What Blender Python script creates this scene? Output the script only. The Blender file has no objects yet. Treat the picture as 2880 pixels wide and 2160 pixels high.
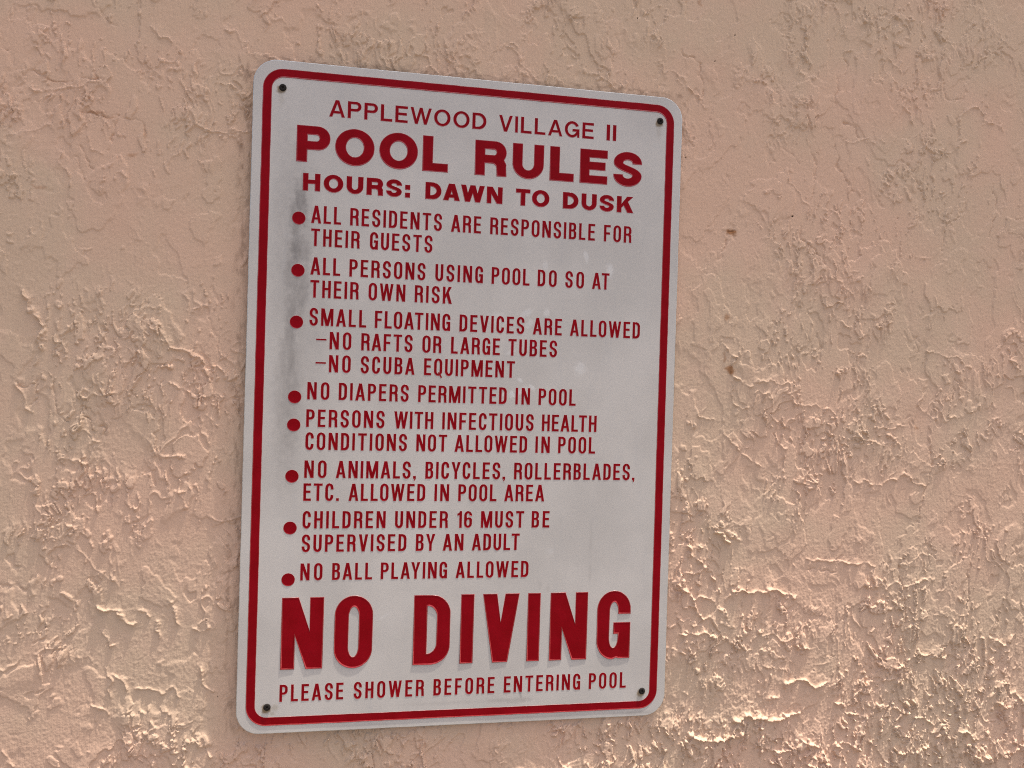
import bpy, math, random
import numpy as np
from mathutils import Vector, Matrix
from mathutils.geometry import tessellate_polygon

S = bpy.context.scene
COL = S.collection

# ------------------------------------------------------------------ camera
cam_d = bpy.data.cameras.new('camera')
cam = bpy.data.objects.new('camera', cam_d)
COL.objects.link(cam)
cam_d.sensor_fit = 'HORIZONTAL'
cam_d.sensor_width = 36.0
cam_d.lens = 36.0 * 2163.0 / 2880.0
cam_d.clip_start = 0.01
cam_d.clip_end = 500.0
# sign plane: x right, z up, viewer on -y; sign centre is the origin
fwd = Vector((0.17251198, 0.98499217, -0.00548172)).normalized()
rgt = Vector((0.98459773, -0.17227707, 0.02979793))
rgt = (rgt - fwd * rgt.dot(fwd)).normalized()
up = rgt.cross(fwd)
cam.matrix_world = Matrix((
    (rgt.x, up.x, -fwd.x, -0.06456596),
    (rgt.y, up.y, -fwd.y, -0.54122311),
    (rgt.z, up.z, -fwd.z, 0.0170878),
    (0, 0, 0, 1)))
S.camera = cam

# ------------------------------------------------------------------ sky, sun, exposure
SUN = Vector((0.25, -0.077, 1.0)).normalized()          # towards the sun: high and almost in the plane of the wall
W = bpy.data.worlds.new('World')
S.world = W
W.use_nodes = True
nt = W.node_tree
nt.nodes.clear()
sky = nt.nodes.new('ShaderNodeTexSky')
sky.sky_type = 'NISHITA'
sky.sun_disc = False
sky.sun_elevation = math.asin(SUN.z)
sky.sun_rotation = math.atan2(SUN.x, SUN.y)
sky.dust_density = 6.0
sky.ozone_density = 0.6
bg = nt.nodes.new('ShaderNodeBackground')
bg.inputs['Strength'].default_value = 0.15
wo = nt.nodes.new('ShaderNodeOutputWorld')
nt.links.new(sky.outputs[0], bg.inputs[0])
nt.links.new(bg.outputs[0], wo.inputs[0])

sun_d = bpy.data.lights.new('sun', 'SUN')
sun_d.energy = 5.0
sun_d.angle = math.radians(1.25)
sun_d.color = (1.0, 0.95, 0.87)
sun = bpy.data.objects.new('sun', sun_d)
COL.objects.link(sun)
sun.location = SUN * 20
sun.rotation_euler = SUN.to_track_quat('Z', 'Y').to_euler()

S.view_settings.view_transform = 'Standard'
S.view_settings.look = 'None'
S.view_settings.exposure = 0.48
S.view_settings.gamma = 1.0
S.view_settings.use_curve_mapping = False
S.cycles.max_bounces = 6
S.cycles.filter_width = 1.0
S.cycles.use_denoising = False

# ------------------------------------------------------------------ material helpers
def mat(name):
    m = bpy.data.materials.new(name)
    m.use_nodes = True
    t = m.node_tree
    return m, t, t.nodes['Principled BSDF']

def N(t, kind, **kw):
    n = t.nodes.new(kind)
    for k, v in kw.items():
        if k.startswith('i_'):
            n.inputs[k[2:]].default_value = v
        else:
            setattr(n, k, v)
    return n

def noise(t, vec, scale, detail=3.0, rough=0.55):
    n = t.nodes.new('ShaderNodeTexNoise')
    n.inputs['Scale'].default_value = scale
    n.inputs['Detail'].default_value = detail
    n.inputs['Roughness'].default_value = rough
    t.links.new(vec, n.inputs['Vector'])
    return n.outputs['Fac']

def mapping(t, vec, loc=(0, 0, 0), rot=(0, 0, 0), scale=(1, 1, 1)):
    n = t.nodes.new('ShaderNodeMapping')
    n.vector_type = 'POINT'
    n.inputs['Location'].default_value = loc
    n.inputs['Rotation'].default_value = rot
    n.inputs['Scale'].default_value = scale
    t.links.new(vec, n.inputs['Vector'])
    return n.outputs[0]

def ramp(t, fac, lo, hi, to0=0.0, to1=1.0):
    n = t.nodes.new('ShaderNodeMapRange')
    n.interpolation_type = 'SMOOTHSTEP'
    n.inputs['From Min'].default_value = lo
    n.inputs['From Max'].default_value = hi
    n.inputs['To Min'].default_value = to0
    n.inputs['To Max'].default_value = to1
    t.links.new(fac, n.inputs['Value'])
    return n.outputs[0]

def math_(t, op, a, b):
    n = t.nodes.new('ShaderNodeMath')
    n.operation = op
    for i, v in enumerate((a, b)):
        if isinstance(v, (int, float)):
            n.inputs[i].default_value = v
        else:
            t.links.new(v, n.inputs[i])
    return n.outputs[0]

def mixc(t, fac, a, b):
    n = t.nodes.new('ShaderNodeMix')
    n.data_type = 'RGBA'
    if isinstance(fac, (int, float)):
        n.inputs[0].default_value = fac
    else:
        t.links.new(fac, n.inputs[0])
    for i, v in ((6, a), (7, b)):
        if isinstance(v, tuple):
            n.inputs[i].default_value = (*v, 1)
        else:
            t.links.new(v, n.inputs[i])
    return n.outputs[2]

def attr(t, name):
    n = t.nodes.new('ShaderNodeAttribute')
    n.attribute_name = name
    return n.outputs['Fac']

def bump(t, bsdf, h, strength, dist):
    b = t.nodes.new('ShaderNodeBump')
    b.inputs['Strength'].default_value = strength
    b.inputs['Distance'].default_value = dist
    t.links.new(h, b.inputs['Height'])
    t.links.new(b.outputs[0], bsdf.inputs['Normal'])

# ------------------------------------------------------------------ materials
def make_stucco():
    m, t, b = mat('painted_stucco')
    co = t.nodes.new('ShaderNodeTexCoord').outputs['Object']
    big = noise(t, co, 9.0, 3.0, 0.5)
    c = mixc(t, ramp(t, big, 0.38, 0.62), (0.728, 0.480, 0.342), (0.672, 0.482, 0.340))
    mid = noise(t, mapping(t, co, loc=(3, 0, 1)), 22.0, 4.0, 0.6)
    c = mixc(t, ramp(t, mid, 0.48, 0.68, 0, 0.32), c, (0.755, 0.500, 0.368))
    speck = noise(t, co, 420.0, 2.0, 0.6)
    c = mixc(t, ramp(t, speck, 0.55, 0.80, 0, 0.16), c, (0.40, 0.25, 0.18))
    c = mixc(t, math_(t, 'MULTIPLY', attr(t, 'grime_shade'), 0.55), c, (0.22, 0.13, 0.085))  # dirt, plus contact shade painted round the sheet
    c = mixc(t, attr(t, 'rust'), c, (0.30, 0.105, 0.02))
    c = mixc(t, attr(t, 'pit'), c, (0.03, 0.02, 0.016))
    t.links.new(c, b.inputs['Base Color'])
    b.inputs['Roughness'].default_value = 0.92
    b.inputs['Specular IOR Level'].default_value = 0.08
    fine = math_(t, 'ADD', math_(t, 'MULTIPLY', noise(t, mapping(t, co, scale=(1, 1, 0.10)), 900.0, 2.0, 0.6), 1.0),
                 math_(t, 'MULTIPLY', noise(t, co, 700.0, 3.0, 0.6), 0.8))
    bump(t, b, fine, 0.75, 0.00025)
    return m

SCUFFS = [  # x, z, rx, rz (mm), angle, strength
    (82, 108, 1.5, 4.5, 10, .5), (100, 99, 2.6, 4.2, 0, .6), (52, 100, 1.8, 3.0, 15, .35),
    (18, 60, 6.0, 4.0, -20, .40), (39, 65, 5.0, 2.2, 30, .45), (42, 58, 3.5, 2.0, 40, .45), (54, 66, 2.3, 2.8, 0, .5),
    (29, 37, 3.2, 1.2, 25, .4), (80, 27, 4.0, 4.5, 0, .45), (36, 17, 2.2, 1.2, -35, .65), (45, 12.5, 2.6, 1.3, -40, .65),
    (25, 6.5, 1.8, 1.2, 30, .6), (31, 6.5, 2.8, 1.8, -30, .75), (38, 9.5, 4.5, 2.0, 30, .5), (43, 11, 2.0, 1.5, 20, .4),
    (-8, -101, 4.0, 0.7, 58, .5), (-41, -95, 2.0, 0.8, 40, .3), (-55, -150, 4.0, .7, 30, .3), (62, -106, 2.5, 2.0, 0, .2),
    (-112, -112, 2.0, 1.2, 0, .3),
]
DARKS = [
    (-118, 147, 2.2, 5.5, 0, .55), (-119, 132, 4.5, 12, 8, .62), (-122, 116, 5.0, 17, 5, .55), (-121, 103, 6.0, 11, 0, .62),
    (-116, 100, 5.0, 8, 0, .42), (-123, 86, 6.5, 15, 0, .52), (-117, 72, 5.0, 17, -6, .48), (-123, 61, 5.5, 15, 0, .50),
    (-124, 44, 4.5, 15, 4, .50), (-123, 24, 4.0, 15, 0, .48), (-124, 8, 3.5, 12, 6, .42), (-125, -8, 4, 14, 0, .30),
    (-126, -24, 4, 12, 0, .18), (-121, 165, 5.5, 9, 0, .20), (-128, 100, 9, 55, 0, .20), (-111, 66, 12, 40, 0, .14),
    (-60, -226.3, 26, 1.1, 0, .14), (55, -226, 30, 1.2, 0, .18), (-10, -212.8, 30, .9, 0, .10), (128, -226.0, 14, 1.0, 0, .3), (30, -212.5, 12, 1.0, 0, .2), (42, -213, 9, 1.3, 5, .25), (43, -208, 1.0, 4, 10, .35), (55, -130, 1.5, 2.2, 0, .12), (61, -133, 1.4, 2.0, 0, .12),
    (92, -122, 1.2, 4, 0, .13), (92, -98, 1.2, 9, 0, .09),
]

def ellipses(t, co, table, edge=0.45, ragged=0.35):
    """largest of a set of ragged elliptical marks, in millimetres on the face"""
    wob = t.nodes.new('ShaderNodeTexNoise')
    wob.inputs['Scale'].default_value = 260.0
    wob.inputs['Detail'].default_value = 4.0
    t.links.new(co, wob.inputs['Vector'])
    wf = math_(t, 'MULTIPLY', math_(t, 'SUBTRACT', wob.outputs['Fac'], 0.5), ragged * 4)
    out = None
    for x, z, rx, rz, a, s in table:
        v = mapping(t, mapping(t, co, loc=(-x / 1000, 0, -z / 1000)), rot=(0, math.radians(a), 0))
        v = mapping(t, v, scale=(1000 / rx, 0, 1000 / rz))
        ln = t.nodes.new('ShaderNodeVectorMath')
        ln.operation = 'LENGTH'
        t.links.new(v, ln.inputs[0])
        d = ramp(t, math_(t, 'ADD', ln.outputs['Value'], wf), 1.0 + edge, 1.0 - edge, 0.0, s)
        out = d if out is None else math_(t, 'MAXIMUM', out, d)
    return out

SCREWS = [(-133.1, 210.0), (135.2, 210.7), (-132.1, -210.3), (134.5, -210.0)]

def make_white():
    m, t, b = mat('weathered_white_enamel')
    co = t.nodes.new('ShaderNodeTexCoord').outputs['Object']
    big = noise(t, co, 14.0, 4.0, 0.6)
    c = mixc(t, ramp(t, big, 0.35, 0.68), (0.555, 0.512, 0.468), (0.632, 0.582, 0.532))
    streak = noise(t, mapping(t, co, scale=(1, 1, 0.12)), 130.0, 4.0, 0.6)
    c = mixc(t, ramp(t, streak, 0.52, 0.78, 0, 0.22), c, (0.46, 0.45, 0.45))
    fine = noise(t, co, 900.0, 2.0, 0.7)
    c = mixc(t, ramp(t, fine, 0.5, 0.8, 0, 0.20), c, (0.42, 0.41, 0.41))
    dk = ellipses(t, co, [(x, z, rx * 0.95, rz * 1.3, a, min(1.0, s * 1.12)) for x, z, rx, rz, a, s in DARKS] + [(-121, 92, 11, 70, 0, .32), (-124, 10, 8, 52, 0, .40)], edge=0.8, ragged=0.30)
    blot = ramp(t, noise(t, mapping(t, co, scale=(1, 1, 0.45)), 190.0, 5.0, 0.65), 0.30, 0.66, 0.70, 1.15)
    c = mixc(t, math_(t, 'MULTIPLY', dk, blot), c, (0.195, 0.172, 0.158))
    c = mixc(t, ellipses(t, co, [(*q[:5], q[5] * 0.8) for q in SCUFFS], edge=0.5, ragged=0.6), c, (0.80, 0.77, 0.74))
    rust = ellipses(t, co, [(x - .9, z - 1.5, 2.7, 2.9, 0, .85) for x, z in SCREWS], edge=0.35, ragged=0.4)
    c = mixc(t, rust, c, (0.20, 0.115, 0.030))
    run = ellipses(t, co, [(x - .6, z - 6, 1.8, 6.5, 0, .24) for x, z in SCREWS[:2]] + [(-127, -211, 2.5, 2.2, 0, .45), (-128.5, -215, 1.5, 1.2, 0, .5), (132, -214, 2.6, 3.2, 0, .35)], edge=0.7, ragged=0.5)
    c = mixc(t, run, c, (0.36, 0.30, 0.22))
    dirt = noise(t, co, 300.0, 4.0, 0.7)
    c = mixc(t, ramp(t, dirt, 0.70, 0.80, 0, 0.5), c, (0.30, 0.28, 0.27))
    t.links.new(c, b.inputs['Base Color'])
    b.inputs['Roughness'].default_value = 0.36
    b.inputs['Specular IOR Level'].default_value = 0.5
    h = math_(t, 'ADD', math_(t, 'MULTIPLY', noise(t, co, 18.0, 2.0, 0.5), 6.0), noise(t, co, 1100.0, 2.0, 0.6))
    bump(t, b, h, 0.25, 0.00012)
    return m

def make_red():
    m, t, b = mat('red_enamel')
    co = t.nodes.new('ShaderNodeTexCoord').outputs['Object']
    n = noise(t, co, 60.0, 4.0, 0.6)
    c = mixc(t, ramp(t, n, 0.35, 0.7), (0.245, 0.0010, 0.0050), (0.290, 0.0018, 0.0080))
    f = noise(t, co, 900.0, 3.0, 0.6)
    c = mixc(t, ramp(t, f, 0.64, 0.80, 0, 0.5), c, (0.32, 0.045, 0.05))
    t.links.new(c, b.inputs['Base Color'])
    b.inputs['Roughness'].default_value = 0.40
    b.inputs['Specular IOR Level'].default_value = 0.08
    bump(t, b, noise(t, co, 120.0, 3.0, 0.6), 0.2, 0.0002)
    return m

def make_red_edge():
    m, t, b = mat('thin_red_enamel_painted_glint')
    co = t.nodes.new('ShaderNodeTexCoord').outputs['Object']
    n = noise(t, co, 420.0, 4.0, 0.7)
    c = mixc(t, ramp(t, n, 0.35, 0.7), (0.30, 0.012, 0.014), (0.40, 0.050, 0.048))  # thin red, pinked further so the slopes carry a painted sun glint
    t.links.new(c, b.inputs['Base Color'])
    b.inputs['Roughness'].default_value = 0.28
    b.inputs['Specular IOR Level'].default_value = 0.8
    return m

def simple(name, col, rough, metal=0.0, var=0.3, scale=200.0):
    m, t, b = mat(name)
    co = t.nodes.new('ShaderNodeTexCoord').outputs['Object']
    n = noise(t, co, scale, 4.0, 0.6)
    c = mixc(t, ramp(t, n, 0.3, 0.7), tuple(v * (1 - var) for v in col), tuple(min(1, v * (1 + var)) for v in col))
    t.links.new(c, b.inputs['Base Color'])
    b.inputs['Roughness'].default_value = rough
    b.inputs['Metallic'].default_value = metal
    return m

M_STUCCO = make_stucco()
M_WHITE = make_white()
M_RED = make_red()
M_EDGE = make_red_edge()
M_ALU = simple('bare_sheet_edge', (0.60, 0.58, 0.54), 0.4, 0.6, 0.25, 300.0)
M_SCREW = simple('rusty_black_screw', (0.013, 0.008, 0.005), 0.9, 0.0, 0.6, 900.0)
M_DECK = simple('pale_concrete', (0.12, 0.105, 0.09), 0.8, 0.0, 0.12, 6.0)
M_TRIM = simple('painted_trim', (0.50, 0.36, 0.27), 0.6, 0.0, 0.06, 8.0)

def new_mesh_obj(name, me, parent=None):
    o = bpy.data.objects.new(name, me)
    COL.objects.link(o)
    if parent:
        o.parent = parent
    return o

# ------------------------------------------------------------------ numpy noise
_rng = np.random.default_rng(11)
_PERM = _rng.permutation(512).astype(np.int32)
_ANG = _rng.random(512) * 2 * np.pi
_GX, _GY = np.cos(_ANG).astype(np.float32), np.sin(_ANG).astype(np.float32)

def perlin(x, y, seed=0):
    x = x + seed * 17.31
    y = y + seed * 9.77
    xi = np.floor(x).astype(np.int32)
    yi = np.floor(y).astype(np.int32)
    fx = (x - xi).astype(np.float32)
    fy = (y - yi).astype(np.float32)
    u = fx * fx * fx * (fx * (fx * 6 - 15) + 10)
    v = fy * fy * fy * (fy * (fy * 6 - 15) + 10)
    def g(ix, iy, dx, dy):
        h = _PERM[(_PERM[ix & 511] + iy) & 511]
        return _GX[h] * dx + _GY[h] * dy
    a = g(xi, yi, fx, fy)
    b = g(xi + 1, yi, fx - 1, fy)
    c = g(xi, yi + 1, fx, fy - 1)
    d = g(xi + 1, yi + 1, fx - 1, fy - 1)
    return ((a + u * (b - a)) + v * ((c + u * (d - c)) - (a + u * (b - a)))) * 1.5

def fbm(x, y, octv, seed, gain=0.5):
    s, a, tot = 0.0, 1.0, 0.0
    for k in range(octv):
        s = s + a * perlin(x * 2 ** k, y * 2 ** k, seed + k * 3)
        tot += a * a
        a *= gain
    return s / math.sqrt(tot)

def sstep(a, b, x):
    t = np.clip((x - a) / (b - a), 0, 1)
    return t * t * (3 - 2 * t)

# ------------------------------------------------------------------ the wall
def axis(lo, hi, step, far_lo, far_hi):
    core = np.arange(lo, hi, step)
    def grow(d):
        out, p, s = [], 0.0, step
        while p < d:
            s = min(s * 1.22, 0.25)
            p = min(p + s, d)
            out.append(p)
        return np.array(out)
    return np.concatenate([lo - grow(lo - far_lo)[::-1], core, core[-1] + grow(far_hi - core[-1])])

GROUND_Z = -1.55
EAVE_Z = 1.60

RIDGES = []   # filled below: traced trowel edges (mm)
RUSTS = []
PITS = []
RIDGES += [
    (.9, .9, [(-293.4, 199.9), (-284.6, 197.4), (-277.8, 196.6), (-271.1, 198.7), (-266.4, 201.0), (-256.9, 203.7), (-249.0, 204.8)]),
    (.9, -.7, [(-291.6, 208.4), (-284.8, 205.4), (-280.1, 205.2), (-271.3, 204.9), (-263.1, 206.4), (-256.3, 207.5), (-249.4, 207.4)]),
    (.9, 1.0, [(-218.4, 244.8), (-214.8, 243.0), (-213.2, 237.9), (-209.7, 237.5), (-205.4, 236.4)]),
    (.9, .8, [(-171.3, 248.4), (-167.6, 246.5), (-163.1, 242.4), (-158.6, 239.1)]),
    (.8, .8, [(-176.1, 211.1), (-168.8, 210.6), (-164.4, 207.2), (-159.9, 203.8)]),
    (1.0, 1.1, [(-193.6, 191.7), (-189.8, 186.0), (-186.1, 181.0), (-181.7, 178.7), (-167.3, 178.8), (-157.1, 179.7)]),
    (.9, -.9, [(-259.2, 186.5), (-255.1, 184.7), (-248.8, 182.3), (-238.5, 184.7), (-239.0, 177.9), (-241.6, 168.8), (-244.1, 160.4)]),
    (1.0, .9, [(-256.4, 169.0), (-255.2, 163.2), (-252.4, 159.0), (-249.5, 156.3)]),
    (.9, -.6, [(-307.9, 221.3), (-305.0, 213.6), (-300.3, 210.5)]),
    (.9, .9, [(-272.9, 159.6), (-273.4, 153.6), (-270.5, 147.2), (-267.7, 142.3), (-266.8, 135.7)]),
    (.9, -.8, [(-263.5, 164.0), (-260.6, 158.3), (-255.0, 152.9), (-252.1, 147.2)]),
    (.9, -.8, [(-264.6, 154.3), (-263.0, 147.1), (-258.8, 140.0)]),
    (.8, -.5, [(-306.6, 169.9), (-307.5, 177.8), (-303.7, 185.4)]),
    (.8, .6, [(-305.2, 167.1), (-295.9, 167.9), (-288.0, 170.0), (-280.6, 173.6)]),
    (.8, -.5, [(-235.0, 183.5), (-229.4, 181.0), (-223.7, 180.7), (-220.0, 171.3)]),
    (.9, -.6, [(-252.0, 254.5), (-249.1, 248.9), (-240.7, 243.9)]),
    (1.4, 1.6, [(-296.6, 69.4), (-291.4, 60.9), (-287.8, 52.3), (-283.0, 47.3), (-281.1, 40.8), (-282.0, 34.9), (-282.8, 26.8)]),
    (1.1, 1.1, [(-297.4, 4.3), (-293.2, 0.0), (-290.4, -5.0), (-290.3, -10.9), (-285.5, -13.7)]),
    (1.1, 1.2, [(-205.9, 35.6), (-198.7, 30.6), (-194.4, 30.7), (-188.7, 30.2), (-182.8, 25.0), (-177.6, 19.5), (-172.5, 19.7), (-165.0, 12.6)]),
    (1.1, 1.2, [(-199.5, 7.8), (-193.7, 3.5), (-186.4, -0.9), (-177.0, -0.7), (-173.4, 0.6), (-166.1, -1.2)]),
    (1.0, 1.0, [(-177.5, -12.5), (-171.5, -16.6)]),
    (1.0, 1.0, [(-272.0, -44.5), (-266.6, -42.2), (-261.7, -45.1), (-254.2, -45.7)]),
    (.9, .8, [(-183.9, -16.1), (-180.0, -25.1), (-175.5, -31.1)]),
    (.8, -.5, [(-179.4, 63.2), (-178.5, 55.6), (-173.0, 39.1), (-169.8, 26.3), (-165.2, 18.8)]),
    (.9, .9, [(-268.0, 42.8), (-267.3, 29.6), (-267.4, 20.7)]),
    (.9, .8, [(-264.1, -5.1), (-263.4, -17.7)]),
    (.9, -.8, [(-257.2, -5.7), (-254.6, -13.8)]),
    (.9, -.8, [(-283.3, 6.9), (-284.5, 0.3), (-287.0, -9.3)]),
    (.9, -.9, [(-254.9, -16.8), (-249.3, -19.6), (-242.3, -22.5), (-241.5, -28.4)]),
    (.9, -.7, [(-273.9, 7.2), (-272.3, -0.9), (-270.7, -10.4), (-265.8, -19.2)]),
    (.9, .8, [(-260.2, -24.3), (-256.0, -25.7), (-250.5, -27.1), (-243.5, -31.4)]),
    (.9, -.8, [(-297.4, 6.5), (-292.6, 3.0), (-285.4, 6.9)]),
    (.9, .8, [(-193.3, 71.6), (-193.9, 67.1), (-190.1, 58.9)]),
    (.9, .8, [(-186.5, 56.0), (-185.1, 60.7), (-180.1, 60.9)]),
    (1.4, 1.7, [(-241.3, -142.9), (-235.7, -144.7), (-230.1, -146.6), (-226.8, -150.1), (-223.5, -153.6), (-219.5, -153.7)]),
    (1.0, 1.2, [(-239.3, -157.5), (-236.8, -162.7), (-234.3, -168.8), (-231.1, -167.1)]),
    (1.0, 1.2, [(-217.3, -143.4), (-213.2, -145.2), (-209.1, -149.6)]),
    (1.0, 1.0, [(-195.5, -138.7), (-193.7, -145.7), (-192.6, -156.1)]),
    (.9, .9, [(-204.1, -152.4), (-203.5, -162.8)]),
    (1.0, 1.1, [(-182.7, -157.3), (-177.7, -159.1), (-172.8, -158.0)]),
    (1.2, 1.3, [(-177.1, -184.5), (-175.3, -189.8), (-173.5, -196.0), (-170.1, -198.8)]),
    (1.0, .9, [(-299.6, -237.3), (-294.9, -242.6), (-291.7, -246.0)]),
    (.9, 1.0, [(-234.7, -183.3), (-233.7, -192.8), (-233.0, -203.1)]),
    (.9, 1.0, [(-230.6, -187.8), (-227.3, -193.9), (-224.7, -200.0)]),
    (.9, -.6, [(-302.2, -126.5), (-294.6, -128.3), (-287.6, -130.1), (-284.7, -122.6)]),
    (1.0, 1.0, [(-185.6, -237.4), (-180.7, -235.1), (-175.7, -237.1), (-168.9, -244.5)]),
    (.9, .9, [(-217.5, -197.7), (-210.3, -197.2), (-201.3, -201.0), (-194.1, -196.1), (-188.1, -204.2)]),
    (.9, .9, [(-244.4, -208.6), (-238.0, -210.6), (-231.6, -214.4)]),
    (.9, -.7, [(236.0, 307.4), (238.9, 299.3)]),
    (.8, .6, [(272.9, 314.0), (278.6, 303.7), (281.7, 290.6)]),
    (.9, .9, [(295.8, 273.6), (291.6, 279.3), (284.9, 277.4)]),
    (.9, -.8, [(284.9, 276.2), (286.1, 261.6)]),
    (.9, .9, [(148.8, 244.1), (156.5, 238.4), (165.4, 232.1), (170.7, 225.5)]),
    (.9, -.8, [(151.9, 263.9), (164.6, 258.1), (167.4, 247.7), (169.2, 231.3)]),
    (.8, -.5, [(227.6, 248.7), (232.1, 229.8), (228.8, 213.9), (231.7, 203.3), (243.8, 194.6), (249.3, 189.5)]),
    (.9, .9, [(321.7, 276.2), (327.4, 271.9), (333.7, 268.1)]),
    (.9, -.8, [(372.3, 265.0), (372.7, 255.0), (378.6, 249.3), (388.5, 251.4)]),
    (1.0, 1.0, [(388.2, 219.9), (387.7, 233.7), (391.7, 242.9), (398.7, 246.7), (406.0, 244.2), (409.2, 236.8)]),
    (.9, -.7, [(386.1, 219.7), (385.6, 233.5), (389.5, 243.9)]),
    (1.0, 1.0, [(351.5, 218.1), (361.8, 207.6), (374.5, 207.4), (381.6, 208.0), (392.5, 220.2)]),
    (.9, .8, [(409.3, 233.0), (419.4, 235.2), (429.7, 231.0)]),
    (.9, -.9, [(279.3, 205.9), (281.2, 191.4), (287.0, 179.6), (295.3, 172.8)]),
    (.9, -.7, [(258.2, 200.6), (262.5, 189.9), (263.0, 175.4), (259.6, 159.3)]),
    (.6, .5, [(306.7, 198.3), (306.0, 179.7), (302.8, 153.6), (302.6, 120.3)]),
    (.6, -.4, [(442.1, 214.1), (434.2, 190.4), (427.6, 172.1), (425.1, 160.4)]),
    (.8, -.8, [(419.7, 186.8), (424.9, 166.8), (418.4, 144.7)]),
    (.9, -.8, [(335.5, 200.6), (347.0, 190.2), (351.5, 181.8), (356.0, 172.1)]),
    (.9, -.7, [(353.4, 204.5), (347.0, 189.0)]),
    (.8, -.7, [(397.2, 171.2), (389.1, 158.0), (378.1, 148.5), (375.9, 129.5)]),
    (.9, .8, [(288.6, 209.1), (298.1, 210.5), (306.1, 213.0), (319.9, 211.1)]),
    (1.0, -1.0, [(284.0, 224.7), (293.7, 219.4), (299.3, 213.7)]),
    (.9, -.9, [(250.9, 141.7), (252.6, 132.0), (263.5, 124.2), (273.1, 117.4)]),
    (.9, -.8, [(277.5, 257.1), (279.3, 246.3), (278.3, 234.0)]),
    (.8, .7, [(270.4, 155.1), (281.2, 152.2), (292.4, 140.6), (303.3, 140.1)]),
    (.8, -.6, [(231.3, 255.1), (231.6, 245.5)]),
    (.8, -.6, [(220.0, 240.8), (219.1, 231.1)]),
    (.9, .9, [(335.5, 239.1), (341.1, 237.1), (345.6, 227.5)]),
    (1.0, -1.0, [(195.3, 133.3), (189.3, 123.4), (185.8, 113.7)]),
    (.9, 1.0, [(277.6, 103.1), (288.5, 97.5), (298.2, 91.8)]),
    (1.0, 1.0, [(276.9, 83.4), (282.6, 73.8), (290.9, 69.3), (297.9, 63.4)]),
    (1.1, 1.1, [(202.9, 23.6), (212.0, 19.0), (222.3, 21.7), (232.8, 20.8), (244.5, 21.2)]),
    (1.1, 1.3, [(189.1, 51.8), (193.2, 43.6), (201.1, 39.1), (197.6, 28.2), (202.9, 23.6)]),
    (.9, 1.0, [(245.9, 20.0), (246.2, 12.7), (251.6, 6.7), (258.4, 2.0)]),
    (.9, 1.0, [(216.5, 2.3), (218.7, 13.2), (223.8, 14.5), (230.6, 7.4)]),
    (.9, .9, [(197.8, 21.0), (200.9, 6.7), (207.5, -0.4), (212.6, 1.0)]),
    (.9, .9, [(172.0, -3.6), (177.2, -9.4), (187.4, -10.4)]),
    (.9, .9, [(259.7, 3.3), (273.0, 3.6), (281.1, 1.3), (286.7, -4.7)]),
    (1.0, 1.1, [(194.0, -17.4), (202.0, -26.9), (212.6, -35.2), (224.6, -44.7)]),
    (1.1, 1.1, [(295.1, -50.2), (306.1, -53.9), (319.9, -57.5), (333.6, -53.7), (350.1, -49.8), (365.8, -57.2)]),
    (1.0, -1.1, [(370.3, -25.7), (372.4, -43.3), (367.5, -64.8), (362.7, -86.2)]),
    (.9, -.8, [(391.1, 27.9), (390.3, 11.4)]),
    (.9, -.8, [(391.1, 27.9), (404.4, 18.1)]),
    (.9, .9, [(366.1, 51.1), (380.5, 45.3), (396.2, 44.5), (403.6, 38.4)]),
    (.8, .8, [(322.5, -13.9), (345.9, -11.0)]),
    (.9, 1.0, [(236.9, -24.0), (242.2, -26.3), (244.3, -47.0)]),
    (.9, .9, [(299.4, -19.3), (311.7, -20.3), (327.0, -25.1), (342.2, -23.6)]),
    (1.0, -1.0, [(269.8, 57.4), (271.6, 44.0)]),
    (1.0, -.9, [(260.5, 57.0), (264.9, 43.7)]),
    (.9, -.8, [(354.5, 60.7), (356.4, 48.2)]),
    (.6, .4, [(251.7, 5.5), (254.3, -31.0), (254.6, -79.9)]),
    (1.5, 1.8, [(167.8, -105.7), (178.1, -114.2), (184.7, -120.2), (188.1, -128.7)]),
    (1.3, 1.7, [(188.8, -91.5), (195.3, -95.1), (201.9, -101.2)]),
    (1.1, 1.4, [(203.0, -96.4), (210.8, -98.8)]),
    (1.4, 1.6, [(204.4, -137.3), (216.1, -139.4), (231.6, -137.8), (244.8, -140.5), (256.8, -143.1)]),
    (1.2, 1.4, [(161.1, -133.0), (171.4, -139.1), (175.5, -148.8), (182.1, -158.5)]),
    (1.0, 1.2, [(174.0, -142.8), (184.1, -141.8), (193.3, -149.2), (202.6, -160.2)]),
    (1.2, 1.5, [(162.3, -169.9), (174.9, -169.1), (185.0, -169.4), (191.4, -170.7)]),
    (1.2, 1.3, [(258.2, -183.0), (266.1, -182.6), (271.5, -183.4)]),
    (.9, 1.0, [(266.5, -115.1), (283.9, -116.5), (304.2, -116.8), (323.6, -120.7)]),
    (1.0, -.8, [(266.7, -121.2), (291.0, -125.3)]),
    (1.1, -1.2, [(348.3, -116.0), (347.4, -127.3), (349.1, -137.4), (353.2, -152.5), (351.9, -175.1), (350.9, -187.7)]),
    (.9, -.8, [(373.3, -107.4), (371.4, -131.4)]),
    (1.1, 1.3, [(351.9, -137.4), (361.6, -134.4), (371.4, -132.0)]),
    (1.0, 1.1, [(331.3, -143.3), (338.0, -137.2), (344.8, -133.5)]),
    (1.0, -1.0, [(409.7, -124.3), (410.5, -146.1), (409.5, -156.3)]),
    (1.1, 1.3, [(356.8, -194.8), (365.1, -191.9), (379.3, -192.4), (387.9, -195.2), (399.2, -189.8), (410.7, -189.5)]),
    (1.1, 1.3, [(430.8, -181.2), (439.7, -184.0), (448.8, -192.0)]),
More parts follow.
